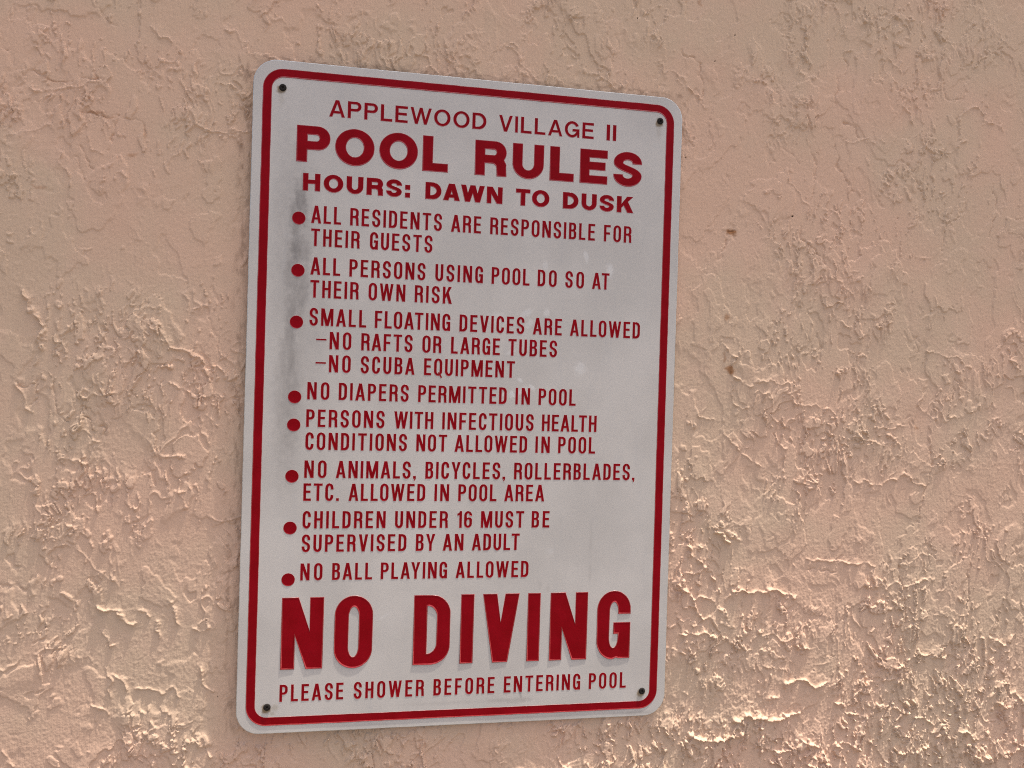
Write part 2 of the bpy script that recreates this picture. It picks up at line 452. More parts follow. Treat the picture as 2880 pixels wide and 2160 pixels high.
    (1.5, 1.9, [(249.9, -211.5), (259.0, -208.1), (267.0, -208.4), (275.2, -213.7), (285.9, -211.6)]),
    (2.0, 2.3, [(209.0, -236.5), (220.5, -232.1), (231.1, -236.3), (241.5, -236.8), (254.7, -234.9), (262.6, -232.8)]),
    (2.0, 2.3, [(172.3, -244.3), (182.6, -248.4), (192.9, -252.6), (205.6, -248.4), (217.1, -245.3)]),
    (1.4, 1.6, [(235.8, -221.9), (243.6, -219.8)]),
    (1.4, 1.7, [(294.5, -226.8), (305.6, -232.3), (314.0, -238.9), (322.2, -238.0)]),
    (1.6, 2.0, [(264.7, -255.0), (275.5, -259.3), (283.6, -262.2), (286.6, -269.8)]),
    (1.3, 1.6, [(295.6, -257.9), (306.6, -259.7), (313.5, -263.8)]),
    (1.4, 1.8, [(345.8, -201.4), (351.4, -200.3), (355.9, -209.3)]),
    (1.2, 1.4, [(335.1, -211.0), (342.0, -210.0)]),
    (1.3, 1.7, [(345.6, -234.0), (354.1, -235.7), (362.5, -234.8)]),
    (1.3, 1.7, [(362.7, -242.4), (371.2, -242.7), (381.4, -249.6)]),
    (1.4, 1.8, [(346.8, -265.5), (355.4, -271.0), (365.1, -269.0), (377.7, -264.6)]),
    (1.3, 1.7, [(405.2, -272.5), (415.3, -273.0), (427.1, -277.5), (437.4, -280.7)]),
    (1.3, 1.7, [(446.2, -278.6), (453.4, -275.1), (462.3, -274.2)]),
    (1.3, -1.3, [(342.4, -260.3), (341.5, -272.8), (344.5, -279.2)]),
    (1.2, 1.5, [(176.7, -263.7), (185.6, -263.0)]),
    (1.2, 1.5, [(237.0, -258.5), (245.1, -262.6), (255.6, -261.9)]),
    (1.4, 1.8, [(269.3, -272.5), (280.1, -276.8), (282.9, -279.3)]),
    (1.1, 1.3, [(446.7, -213.9), (451.5, -223.2), (460.7, -231.3)]),
    (1.1, 1.3, [(437.2, -234.2), (443.0, -233.1), (449.0, -237.3)]),
    (1.2, 1.5, [(405.9, -254.6), (411.8, -256.2), (420.7, -263.0)]),
    (.9, 1.0, [(21.5, 254.7), (28.3, 248.1), (31.8, 243.6), (37.7, 237.7), (40.4, 232.2)]),
    (.9, 1.0, [(75.4, 241.3), (87.4, 240.9), (96.1, 236.7), (100.5, 233.0)]),
    (.9, .9, [(133.8, 256.2), (137.6, 246.6), (144.6, 249.8), (153.7, 243.1), (159.3, 236.0)]),
    (.8, .9, [(23.9, 258.2), (29.0, 253.0)]),
    (.8, .8, [(-7.0, 254.9), (-3.6, 250.5)]),
    (.8, .9, [(-43.8, 244.0), (-37.5, 242.2), (-32.5, 235.6), (-30.8, 231.0)]),
    (.8, .7, [(-86.0, 248.3), (-82.8, 243.9), (-80.3, 238.7)]),
]
RUSTS += [(196.0, 132.2, 2.2, 1.7, 0.8), (369.1, 315.5, 1.1, 1.7, 0.5), (165.7, 301.9, 1.4, 1.4, 0.35), (197.5, 29.4, 2.9, 1.4, 0.75), (193.7, 68.8, 1.9, 2.4, 0.5), (192.2, 37.6, 1.2, 2.4, 0.4), (-279.4, 204.9, 5.1, 0.7, 0.45), (-253.7, 185.5, 5.1, 0.8, 0.5), (-228.8, 159.4, 2.6, 1.7, 0.4), (-244.7, 182.6, 3.4, 0.7, 0.35), (-221.5, 173.5, 0.9, 2.6, 0.3), (358.5, -11.4, 1.9, 1.2, 0.4), (-286.4, 135.0, 3.4, 0.7, 0.3)]
PITS += [(-269.3, -356.8, 0.7), (-320.2, -371.2, 0.7), (-263.6, -297.7, 0.6), (-165.7, -204.6, 0.5), (-135.3, -210.1, 0.6), (-134.6, -247.4, 0.5), (-255.3, -422.8, 0.9), (244.4, 148.4, 1.6), (116.0, 285.4, 0.8), (192.9, 281.1, 0.9), (117.2, 216.5, 0.7), (205.7, 381.6, 1.0), (140.3, 52.6, 0.5), (136.6, 46.6, 0.5), (156.5, 186.0, 0.8), (-113.2, 134.8, 0.5), (-192.2, -18.7, 0.6), (141.0, 53.5, 0.5), (149.9, 219.4, 0.6), (-265.5, -591.4, 0.6), (-228.8, -540.6, 0.6), (-89.8, -501.5, 0.6), (140.7, 227.4, 0.8), (177.6, 260.2, 0.9)]

def wall_height(x, z):
    """outward relief in millimetres at x, z (mm)"""
    # gentle bulge of the whole wall: furthest out right of the sign's centre
    bulge = -4.2 * sstep(120, -160, x) - 3.8 * sstep(-170, -400, x) - 4.0 * sstep(200, 520, x)
    bulge = bulge + 0.45 * perlin(x / 190, z / 190, 41) + 0.09 * perlin(x / 60, z / 70, 43)
    wx = x + 5.0 * perlin(x / 28, z / 28, 1) + 2.0 * perlin(x / 8, z / 8, 2)
    wz = z + 7.0 * perlin(x / 28, z / 28, 3) + 2.5 * perlin(x / 8, z / 8, 4)
    clus = fbm(x / 75, z / 85, 2, 21)                       # where the coat is rough
    low = np.exp(-((x - 330) / 260) ** 2) * sstep(-60, -300, z)   # bolder coat low on the right
    lowl = sstep(-120, -330, z)
    rough = sstep(-0.50, 0.30, clus + 0.45 * low + 0.25 * lowl)
    # broad flat skins of plaster with crisp torn edges
    a = fbm(wx / 46, wz / 66, 5, 31, 0.54)
    fade = 0.012 + 0.15 * sstep(-0.12, 0.30, perlin(x / 34, z / 38, 36))      # some edges are torn, others feathered out
    skins = 0.50 * sstep(0.22, 0.22 + fade, a) + 0.45 * sstep(-0.36, -0.36 + fade, a) + 0.35 * sstep(0.60, 0.60 + fade, a)
    lip = np.exp(-((a - 0.240) / 0.020) ** 2) * sstep(0.0, 0.4, perlin(x / 20, z / 24, 35))
    # smaller torn flakes dragged downwards
    b = fbm(wx / 11, wz / 20, 4, 51, 0.62)
    flakes = sstep(0.28, 0.32, b - 0.75 * (1 - rough))
    # crumbs and short flecks
    b2 = fbm(wx / 4.6, wz / 10.5, 3, 57, 0.62)
    crumbs = sstep(0.36, 0.46, b2 - 0.85 * (1 - rough)) * (0.5 + 0.8 * sstep(-.2, .6, perlin(x / 18, z / 18, 58)))
    b3 = perlin(wx / 2.5, wz / 6.5, 67) + 0.40 * perlin(wx / 1.4, wz / 2.8, 68)
    flecks = sstep(0.42, 0.56, b3 - 0.50 * (1 - sstep(-0.2, 0.35, fbm(x / 30, z / 40, 2, 69))))
    # vertical drag marks
    d = perlin(wx / 6.0, z / 46, 61)
    drag = np.exp(-(d / 0.06) ** 2) * sstep(0.15, 0.5, perlin(x / 24, z / 40, 62)) * (0.35 + 0.65 * rough)
    # thin wandering trowel edges
    e = fbm(x / 62, z / 70, 4, 71, 0.48)
    edge = np.exp(-((e - 0.12) / 0.020) ** 2) * sstep(0.08, 0.3, perlin(x / 30, z / 30, 72))
    k = 1.0 + 0.5 * low + 0.05 * lowl
    smooth = sstep(-0.09, 0.24, fbm(x / 80, z / 105, 3, 81) - 0.22 * low - 0.05 * lowl)   # trowelled flat
    h = skins * 1.40 * (1 - 0.40 * smooth) + (lip * 0.45 + flakes * 1.05 * k + crumbs * 1.0 * k + flecks * 0.85 * k + drag * 0.70 + edge * 0.75) * (1 - 0.86 * smooth) * (1 - 0.30 * sstep(-60, 160, z)) * (1 - 0.22 * sstep(-120, -220, x) * sstep(0, -120, z))
    fine = 0.045 * perlin(x / 1.6, z / 10.0, 91) + 0.075 * perlin(x / 2.1, z / 2.9, 92) + 0.05 * perlin(x / 5, z / 7, 93) + 0.075 * perlin(x / 1.3, z / 1.5, 94)
    fine = fine + 0.16 * sstep(0.15, 0.7, perlin(x / 2.3, z / 3.4, 95)) * sstep(-0.35, 0.35, perlin(x / 40, z / 50, 96))
    fine = fine * (0.7 + 0.9 * low + 0.4 * lowl)
    return bulge, h + fine

def seg_dist(x, z, p, q):
    px, pz = p
    dx, dz = q[0] - px, q[1] - pz
    t = np.clip(((x - px) * dx + (z - pz) * dz) / (dx * dx + dz * dz), 0, 1)
    return np.hypot(x - px - t * dx, z - pz - t * dz)

def build_wall():
    xs = axis(-0.50, 0.64, 0.00055, -3.2, 3.4)
    zs = axis(-0.42, 0.40, 0.00055, GROUND_Z - 0.1, EAVE_Z + 0.25)
    X, Z = np.meshgrid((xs * 1000).astype(np.float32), (zs * 1000).astype(np.float32))
    bulge, h = wall_height(X, Z)
    rust = np.zeros_like(X)
    pit = np.zeros_like(X)
    grime_shade = np.zeros_like(X)
    jx = X + 2.6 * perlin(X / 9, Z / 9, 105) + 1.3 * perlin(X / 5, Z / 5, 101) + 0.6 * perlin(X / 2, Z / 2, 102)
    jz = Z + 2.6 * perlin(X / 9, Z / 9, 106) + 1.3 * perlin(X / 5, Z / 5, 103) + 0.6 * perlin(X / 2, Z / 2, 104)
    def window(pts, r):
        ax = [p[0] for p in pts]
        az = [p[1] for p in pts]
        i0, i1 = np.searchsorted(xs * 1000, [min(ax) - r, max(ax) + r])
        j0, j1 = np.searchsorted(zs * 1000, [min(az) - r, max(az) + r])
        return slice(j0, j1), slice(i0, i1)
    for width, height, pts in RIDGES:
        w = window(pts, 12)
        d = np.full(X[w].shape, 99.0, np.float32)
        for p, q in zip(pts[:-1], pts[1:]):
            d = np.minimum(d, seg_dist(jx[w], jz[w], p, q))
        wv = width * (0.75 + 0.5 * perlin(X[w] / 9, Z[w] / 9, 111))
        h[w] += (1.0 if height < 1.25 else 1.25) * height * (0.85 * np.exp(-(d / (0.8 * wv)) ** 2) + 0.2 * np.exp(-(d / (3.0 * wv)) ** 2)) * np.clip(0.75 + 0.8 * perlin(X[w] / 6, Z[w] / 6, 112) + 0.4 * perlin(X[w] / 2, Z[w] / 2, 113), 0.05, 1.6)
    for x, z, rx, rz, s in RUSTS:
        w = window([(x, z)], 4 * max(rx, rz))
        d = np.hypot((jx[w] - x) / rx, (jz[w] - z) / rz)
        rx, rz = rx * 1.25, rz * 1.25
        d = d / 1.25
        rust[w] = np.maximum(rust[w], s * sstep(1.5, 0.4, d))
    for x, z, r in PITS:
        w = window([(x, z)], 6 * r)
        d = np.hypot(X[w] - x, Z[w] - z)
        r *= 0.5
        pit[w] = np.maximum(pit[w], sstep(1.3 * r, 0.7 * r, d))
        h[w] -= 1.1 * sstep(1.3 * r, 0.5 * r, d)
    # flat under the fixing points of the sign so it bears on the wall
    under = sstep(158, 146, np.abs(X)) * sstep(234, 222, np.abs(Z))
    h = h * (1 - 0.75 * under)
    y = 0.0026 - (bulge + h) / 1000.0
    # nothing of the wall may poke through the sheet
    y = np.where(under > 0.01, np.maximum(y, 0.0012), y)
    # dirt gathers in a few hollows; bands beside and above the sheet mix dirt with painted contact shade
    blot = sstep(0.25, 0.8, fbm(X / 60, Z / 30, 3, 121)) * 0.08
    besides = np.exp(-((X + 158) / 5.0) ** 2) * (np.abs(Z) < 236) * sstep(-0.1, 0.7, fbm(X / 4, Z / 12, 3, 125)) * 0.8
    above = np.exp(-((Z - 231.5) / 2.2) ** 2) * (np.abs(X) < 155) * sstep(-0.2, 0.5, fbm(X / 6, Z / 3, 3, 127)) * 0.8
    grime_shade = np.clip(blot * sstep(0.0, 0.5, h) + besides + above, 0, 1)
    nz, nx = X.shape
    me = bpy.data.meshes.new('stucco_wall')
    co = np.empty((nz * nx, 3), np.float32)
    co[:, 0] = X.ravel() / 1000
    co[:, 1] = y.ravel()
    co[:, 2] = Z.ravel() / 1000
    idx = np.arange(nz * nx, dtype=np.int32).reshape(nz, nx)
    q = np.stack([idx[:-1, :-1], idx[:-1, 1:], idx[1:, 1:], idx[1:, :-1]], -1).reshape(-1, 4)
    # back face so the wall has its own thickness
    bx0, bx1, bz0, bz1 = xs[0], xs[-1], zs[0], zs[-1]
    base = nz * nx
    back = np.array([[bx0, .25, bz0], [bx1, .25, bz0], [bx1, .25, bz1], [bx0, .25, bz1]], np.float32)
    co = np.concatenate([co, back])
    nq = len(q)
    bot, top, lef, rig = idx[0], idx[-1], idx[:, 0], idx[:, -1]
    polys = [
        [base, base + 3, base + 2, base + 1],
        [base, base + 1] + list(bot[::-1]),
        [base + 2, base + 3] + list(top),
        [base + 3, base] + list(lef),
        [base + 1, base + 2] + list(rig[::-1]),
    ]
    loops = np.concatenate([q.ravel()] + [np.array(p, np.int32) for p in polys])
    totals = np.concatenate([np.full(nq, 4, np.int32), np.array([len(p) for p in polys], np.int32)])
    starts = np.concatenate([[0], np.cumsum(totals)[:-1]]).astype(np.int32)
    me.vertices.add(len(co))
    me.vertices.foreach_set('co', co.ravel())
    me.loops.add(len(loops))
    me.loops.foreach_set('vertex_index', loops)
    me.polygons.add(len(totals))
    me.polygons.foreach_set('loop_start', starts)
    sm = np.ones(len(totals), bool)
    sm[nq:] = False
    me.polygons.foreach_set('use_smooth', sm)
    for nm, arr in (('rust', rust), ('pit', pit), ('grime_shade', grime_shade)):
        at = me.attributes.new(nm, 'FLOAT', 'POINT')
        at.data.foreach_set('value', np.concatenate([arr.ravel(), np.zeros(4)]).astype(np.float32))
    me.update(calc_edges=True)
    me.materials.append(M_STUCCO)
    o = new_mesh_obj('stucco_wall', me)
    o['label'] = 'peach painted stucco wall with rough trowelled skip texture behind the sign'
    o['category'] = 'wall'
    return o

wall = build_wall()

def box(name, lo, hi, m, parent=None):
    x0, y0, z0 = lo
    x1, y1, z1 = hi
    v = [(x0, y0, z0), (x1, y0, z0), (x1, y1, z0), (x0, y1, z0), (x0, y0, z1), (x1, y0, z1), (x1, y1, z1), (x0, y1, z1)]
    f = [(0, 3, 2, 1), (4, 5, 6, 7), (0, 1, 5, 4), (1, 2, 6, 5), (2, 3, 7, 6), (3, 0, 4, 7)]
    me = bpy.data.meshes.new(name)
    me.from_pydata(v, [], f)
    me.materials.append(m)
    return new_mesh_obj(name, me, parent)

# overhang of the building high above, the one that shades the upper wall
EAVE_OUT = 0.1225
box('roof_eave', (-3.1, -EAVE_OUT, EAVE_Z), (3.3, -0.012, EAVE_Z + 0.16), M_TRIM, wall)

# the pool deck in front of the wall
me = bpy.data.meshes.new('ground')
me.from_pydata([(-300, 300, GROUND_Z), (-300, -300, GROUND_Z), (300, -300, GROUND_Z), (300, 300, GROUND_Z)], [], [(0, 1, 2, 3)])
me.materials.append(M_DECK)
g = new_mesh_obj('ground', me)
g['kind'] = 'structure'

# ------------------------------------------------------------------ lettering: outlines on a cap height of 1
def arc(cx, cy, rx, ry, a0, a1, n=10):
    return [(cx + rx * math.cos(math.radians(a0 + (a1 - a0) * i / n)), cy + ry * math.sin(math.radians(a0 + (a1 - a0) * i / n))) for i in range(n + 1)]

def rrect(x0, y0, x1, y1, rx, ry, n=9):
    return (arc(x1 - rx, y0 + ry, rx, ry, -90, 0, n) + arc(x1 - rx, y1 - ry, rx, ry, 0, 90, n)
            + arc(x0 + rx, y1 - ry, rx, ry, 90, 180, n) + arc(x0 + rx, y0 + ry, rx, ry, 180, 270, n))

def isect(p, q, r, s):
    d1 = (q[0] - p[0], q[1] - p[1])
    d2 = (s[0] - r[0], s[1] - r[1])
    den = d1[0] * d2[1] - d1[1] * d2[0]
    t = ((r[0] - p[0]) * d2[1] - (r[1] - p[1]) * d2[0]) / den
    return (p[0] + t * d1[0], p[1] + t * d1[1])

FONTS = {
    # sv upright stem, sh level bar, ry height of the round ends, yt where the open strokes of C G S stop
    'con': dict(sv=.145, sh=.130, ry=.27, yt=.66, sd=.150, w=dict(A=.55, B=.45, C=.45, D=.46, E=.42, F=.41, G=.46, H=.475, I=.14, K=.51, L=.40, M=.68, N=.52, O=.475, P=.455, Q=.475, R=.47, S=.46, T=.49, U=.46, V=.52, W=.78, Y=.53)),
    'med': dict(sv=.182, sh=.155, ry=.50, yt=.66, sd=.175, w=dict(A=.91, D=.86, E=.74, G=.94, I=.165, L=.68, O=.99, P=.79, V=.84, W=1.27)),
    'ext': dict(sv=.285, sh=.235, ry=.50, yt=.68, sd=.315, w=dict(A=1.00, D=.94, E=.84, H=.94, K=1.00, L=.72, N=.95, O=1.07, P=.90, R=.91, S=.87, T=.88, U=.92, W=1.42)),
    'big': dict(sv=.187, sh=.150, ry=.27, yt=.67, sd=.200, w=dict(N=.565, O=.525, D=.52, I=.182, V=.53, G=.515)),
}

def glyph(ch, fn):
    F = FONTS[fn]
    sv, sh, ry, yt, sd = F['sv'], F['sh'], F['ry'], F['yt'], F['sd']
    w = F['w'].get(ch, .2)
    if ch in '.,:':
        q = sv * 1.05
        sq = [(0, 0), (q, 0), (q, q), (0, q)]
        if ch == '.':
            return q, [(sq, [])]
        if ch == ',':
            return q, [([(0, 0), (q * .45, 0), (q * .35, -q * .75), (q * .62, -q * .75), (q, 0), (q, q), (0, q)], [])]
        q = sv * .98
        return q, [([(0, 0), (q, 0), (q, q), (0, q)], []), ([(0, .46), (q, .46), (q, .46 + q), (0, .46 + q)], [])]
    if ch == '1':
        w = .27
        return w, [([(w - sv, 0), (w, 0), (w, 1), (w - sv * .8, 1), (w - sv * 1.15, .90), (0, .84), (0, .74), (w - sv, .75)], [])]
    if ch == '6':
        w = .47
        o = [(w, yt + .06)] + arc(w / 2, 1 - ry, w / 2, ry, 0, 180, 16) + arc(w / 2, ry, w / 2, ry, 180, 360, 16)
        o += arc(w - .16, .62 - .17, .16, .17, 0, 90, 7) + [(w * .52, .62), (sv + .02, .575)]
        o += arc(w / 2, 1 - ry, w / 2 - sv, ry - sh, 180, 0, 12) + [(w - sv, yt + .06)]
        return w, [(o, [rrect(sv, sh, w - sv, .62 - sh * .9, w / 2 - sv, .13)])]
    if ch == 'I':
        return w, [([(0, 0), (w, 0), (w, 1), (0, 1)], [])]
    if ch == 'L':
        return w, [([(0, 0), (w, 0), (w, sh), (sv, sh), (sv, 1), (0, 1)], [])]
    if ch == 'T':
        a, b = w / 2 - sv / 2, w / 2 + sv / 2
        return w, [([(a, 0), (b, 0), (b, 1 - sh), (w, 1 - sh), (w, 1), (0, 1), (0, 1 - sh), (a, 1 - sh)], [])]
    if ch in 'EF':
        m0 = .52 - sh / 2
        m1 = m0 + sh
        mw = w * .92
        if ch == 'E':
            return w, [([(0, 0), (w, 0), (w, sh), (sv, sh), (sv, m0), (mw, m0), (mw, m1), (sv, m1), (sv, 1 - sh), (w * .99, 1 - sh), (w * .99, 1), (0, 1)], [])]
        return w, [([(0, 0), (sv, 0), (sv, m0 - .03), (mw, m0 - .03), (mw, m1 - .03), (sv, m1 - .03), (sv, 1 - sh), (w, 1 - sh), (w, 1), (0, 1)], [])]
    if ch == 'H':
        m0 = .52 - sh / 2
        m1 = m0 + sh
        return w, [([(0, 0), (sv, 0), (sv, m0), (w - sv, m0), (w - sv, 0), (w, 0), (w, 1), (w - sv, 1), (w - sv, m1), (sv, m1), (sv, 1), (0, 1)], [])]
    if ch in 'OQ':
        ov = .012
        iry = min(ry - sh * .75, .5 - sh + ov)
        if ry >= .5:
            iry = .5 - sh + ov
        g = [(rrect(0, -ov, w, 1 + ov, w / 2, min(ry, .5 + ov), 14), [rrect(sv, sh - ov, w - sv, 1 - sh + ov, w / 2 - sv, iry, 12)])]
        if ch == 'Q':
            g.append(([(w * .50, .16), (w * .62, .22), (w * 1.02, -.10), (w * .86, -.15)], []))
        return w, g
    if ch == 'D':
        rx = w * (.52 if ry < .5 else .55)
        r = ry if ry < .5 else .5
        o = [(0, 0)] + arc(w - rx, r, rx, r, -90, 0, 14) + arc(w - rx, 1 - r, rx, r, 0, 90, 14) + [(0, 1)]
        irx = min(rx - sv * .55, w - 2 * sv - .01)
        ir = r - sh * .72 if r < .5 else .5 - sh
        hx = w - sv - irx
        i = [(sv, sh)] + arc(hx, sh + ir, irx, ir, -90, 0, 12) + arc(hx, 1 - sh - ir, irx, ir, 0, 90, 12) + [(sv, 1 - sh)]
        return w, [(o, [i])]
    if ch in 'PR':
        m = .42 if ch == 'P' else .43
        if fn == 'ext':
            m = .345 if ch == 'P' else .36
        r = (1 - m) / 2 if ry >= .5 else (1 - m) * .40
        rx = min(r * (1.0 if ry >= .5 else .95), w - sv)
        ir = max(.03, r - sh * .9) if ry < .5 else (1 - m - 2 * sh) / 2
        irx = min(max(.03, rx - sv * .85), w - 2 * sv - .004)
        hole = [(sv, m + sh)] + arc(w - sv - irx, m + sh + ir, irx, ir, -90, 0, 8) + arc(w - sv - irx, 1 - sh - ir, irx, ir, 0, 90, 8) + [(sv, 1 - sh)]
        if ch == 'P':
            o = [(0, 0), (sv, 0), (sv, m)] + arc(w - rx, m + r, rx, r, -90, 0, 10) + arc(w - rx, 1 - r, rx, r, 0, 90, 10) + [(0, 1)]
        else:
            ri = .13 if fn == 'ext' else .10
            lx = w - sv * .98
            o = [(0, 0), (sv, 0), (sv, m)] + arc(lx - ri, m - ri, ri, ri, 90, 0, 6) + [(lx + .012, 0), (w + .012, 0), (w - .005, m - .08)]
            o += arc(w - .10, m - .04, .10, .12, 0, 52, 5)
            o += arc(w - rx, m + r, rx, r, -38, 0, 6) + arc(w - rx, 1 - r, rx, r, 0, 90, 10) + [(0, 1)]
        return w, [(o, [hole])]
    if ch == 'B':
        m = .53
        r1, r2 = .17, .16
        w2 = w * .955
        o = [(0, 0)] + arc(w - .19, r1 + .04, .19, r1 + .04, -90, 0, 8) + arc(w - .13, m - .14, .13, .12, 0, 62, 5)
        o += arc(w2 - .12, m + .13, .12, .12, -62, 0, 5) + arc(w2 - .18, 1 - r2 - .03, .18, r2 + .03, 0, 90, 8) + [(0, 1)]
        h1 = [(sv, sh)] + arc(w - sv - .09, sh + .09, .09, .09, -90, 0, 6) + arc(w - sv - .09, m - sh / 2 - .09, .09, .09, 0, 90, 6) + [(sv, m - sh / 2)]
        h2 = [(sv, m + sh / 2)] + arc(w2 - sv - .08, m + sh / 2 + .08, .08, .08, -90, 0, 6) + arc(w2 - sv - .08, 1 - sh - .08, .08, .08, 0, 90, 6) + [(sv, 1 - sh)]
        return w, [(o, [h1, h2])]
    if ch == 'U':
        r = ry if ry < .5 else .42
        ir = r - sh * .75 if ry < .5 else r - sh
        o = [(0, 1)] + arc(w / 2, r, w / 2, r + .012, 180, 360, 22) + [(w, 1), (w - sv, 1)]
        o += arc(w / 2, sh + ir, w / 2 - sv, ir, 360, 180, 18) + [(sv, 1)]
        return w, [(o, [])]
    if ch == 'C':
        ir = ry - sh * .75
        lt = 1 - yt
        o = [(w, yt)] + arc(w / 2, 1 - ry, w / 2, ry + .012, 0, 180, 20) + arc(w / 2, ry, w / 2, ry + .012, 180, 360, 20)
        o += [(w, lt), (w - sv, lt)] + arc(w / 2, sh + ir, w / 2 - sv, ir, 360, 180, 16) + arc(w / 2, 1 - sh - ir, w / 2 - sv, ir, 180, 0, 16) + [(w - sv, yt)]
        return w, [(o, [])]
    if ch == 'G':
        if ry >= .5:
            ir = .5 - sh
            a = 28
            o = arc(w / 2, .5, w / 2, .512, a, 270, 30)
            o += arc(w / 2, .5, w / 2 - .03, .512, 270, 318, 6) + [(w - .13, 0), (w, 0), (w, .53), (w * .53, .53), (w * .53, .53 - sh), (w - sv, .53 - sh)]
            o += arc(w / 2, .5, w / 2 - sv * .98, ir, 322, 30, 26)
            return w, [(o, [])]
        ir = ry - sh * .75
        yb = .535
        o = [(w, yt)] + arc(w / 2, 1 - ry, w / 2, ry + .012, 0, 180, 20) + arc(w * .47, ry, w * .47, ry + .012, 180, 270, 10)
        o += [(w * .60, 0.012), (w * .66, 0), (w, 0), (w, yb), (w * .50, yb), (w * .50, yb - sh * 1.1), (w - sv, yb - sh * 1.1)]
        o += arc(w / 2, sh + ir, w / 2 - sv, ir, 360, 180, 16) + arc(w / 2, 1 - sh - ir, w / 2 - sv, ir, 180, 0, 16) + [(w - sv, yt)]
        return w, [(o, [])]
    if ch == 'S' and fn == 'ext':
        yu, ov, t0 = .685, .012, .665
        ri = w / 2 - sv
        def bez(p0, p1, p2, p3, n=14):
            return [tuple((1 - s) ** 3 * p0[k] + 3 * (1 - s) ** 2 * s * p1[k] + 3 * (1 - s) * s * s * p2[k] + s ** 3 * p3[k] for k in (0, 1)) for s in [i / n for i in range(1, n)]]
        half = [(w - sv, t0)] + arc(w / 2, yu, ri, 1 - sh + ov - yu, 0, 180, 12) + bez((sv, yu), (sv, yu - .085), (w, .555), (w, 1 - yu)) + arc(w / 2, 1 - yu, w / 2, 1 - yu + ov, 0, -180, 24)
        half += [(0, 1 - t0)]
        return w, [(half + [(w - x, 1 - y) for x, y in half], [])]
    if ch == 'S':
        v, hh = sv / 2, sh / 2
        rx = w / 2 - v
        yu = .735
        ov = .012
        t0 = .715 if fn == 'ext' else yt + .02
        c = []
        if t0 < yu:
            c.append((w - v, t0))
        c += arc(w / 2, yu, rx, 1 + ov - hh - yu, 0, 180, 18)
        p0, p1, p2, p3 = (v, yu), (v, yu - .135), (w * .25, .560), (w / 2, .5)
        for i in range(1, 13):
            s = i / 12
            c.append(tuple((1 - s) ** 3 * p0[k] + 3 * (1 - s) ** 2 * s * p1[k] + 3 * (1 - s) * s * s * p2[k] + s ** 3 * p3[k] for k in (0, 1)))
        half = c[:]
        c = half + [(w - x, 1 - y) for x, y in half[::-1][1:]]
        L, R = [], []
        for i, (x, y) in enumerate(c):
            a, b = c[max(0, i - 1)], c[min(len(c) - 1, i + 1)]
            tx, ty = b[0] - a[0], b[1] - a[1]
            ln = math.hypot(tx, ty)
            nx, ny = -ty / ln, tx / ln
            th = (sh + (sv - sh) * abs(nx)) / 2
            if abs(i - len(c) // 2) < 6:
                th *= 1.04
            L.append((x + nx * th, y + ny * th))
            R.append((x - nx * th, y - ny * th))
        return w, [(R + L[::-1], [])]
    if ch == 'A':
        ap = sd * 1.12
        k = (w / 2 - ap / 2)
        yi = (w / 2 - sd) / k
        b0 = .21 if fn != 'ext' else .17
        b1 = b0 + sh * (.95 if fn != 'ext' else .85)
        o = [(0, 0), (sd, 0), (sd + b0 * k, b0), (w - sd - b0 * k, b0), (w - sd, 0), (w, 0), (w / 2 + ap / 2, 1), (w / 2 - ap / 2, 1)]
        return w, [(o, [[(sd + b1 * k, b1), (w - sd - b1 * k, b1), (w / 2, yi)]])]
    if ch == 'V':
        ap = sd * 1.10
        k = (w / 2 - ap / 2)
        yi = (w / 2 - sd) / k
        return w, [([(w / 2 - ap / 2, 0), (w / 2 + ap / 2, 0), (w, 1), (w - sd, 1), (w / 2, 1 - yi), (sd, 1), (0, 1)], [])]
    if ch == 'W':
        d = sd * .94
        b1, b2 = w * .285, w * .715
        i1 = isect((d, 1), (b1 + d / 2, 0), (w / 2 - d / 2, 1), (b1 - d / 2, 0))
        i2 = (w - i1[0], i1[1])
        i3 = isect((w / 2 + d / 2, 1), (b1 + d / 2, 0), (w / 2 - d / 2, 1), (b2 - d / 2, 0))
        o = [(b1 - d / 2, 0), (b1 + d / 2, 0), i3, (b2 - d / 2, 0), (b2 + d / 2, 0), (w, 1), (w - d, 1), i2, (w / 2 + d / 2, 1), (w / 2 - d / 2, 1), i1, (d, 1), (0, 1)]
        return w, [(o, [])]
    if ch == 'M':
        s = sv * .92
        tt, a = s * 1.35, s * .62
        yv = 1 - (w / 2 - tt) / (w / 2 + a - tt)
        yl = 1 - s / (w / 2 - a)
        o = [(0, 0), (s, 0), (s, yl), (w / 2 - a, 0), (w / 2 + a, 0), (w - s, yl), (w - s, 0), (w, 0), (w, 1), (w - tt, 1), (w / 2, yv), (tt, 1), (0, 1)]
        return w, [(o, [])]
    if ch == 'N':
        s = sv * .97
        tt = s * 1.22
        yn = 1 - (w - s - tt) / (w - tt)
        o = [(0, 0), (s, 0), (s, 1 - yn), (w - tt, 0), (w, 0), (w, 1), (w - s, 1), (w - s, yn), (tt, 1), (0, 1)]
        return w, [(o, [])]
    if ch == 'K':
        td = sd * 1.18
        j = isect((sv, .30), (w, 1.0), (w - td, 0), (sv * .9, .78))
        j2 = isect((sv, .30), (w, 1.0), (w + .03, 0), (sv * .9 + td, .78))
        o = [(0, 0), (sv, 0), (sv, .30), j, (w + .03 - td, 0), (w + .03, 0)]
        up_l = isect((sv, .54), (w - td, 1.0), (w + .03, 0), (sv * .9 + td, .78))
        o += [j2 if j2[0] > j[0] else up_l, (w, 1), (w - td, 1), (sv, .54), (sv, 1), (0, 1)]
        return w, [(o, [])]
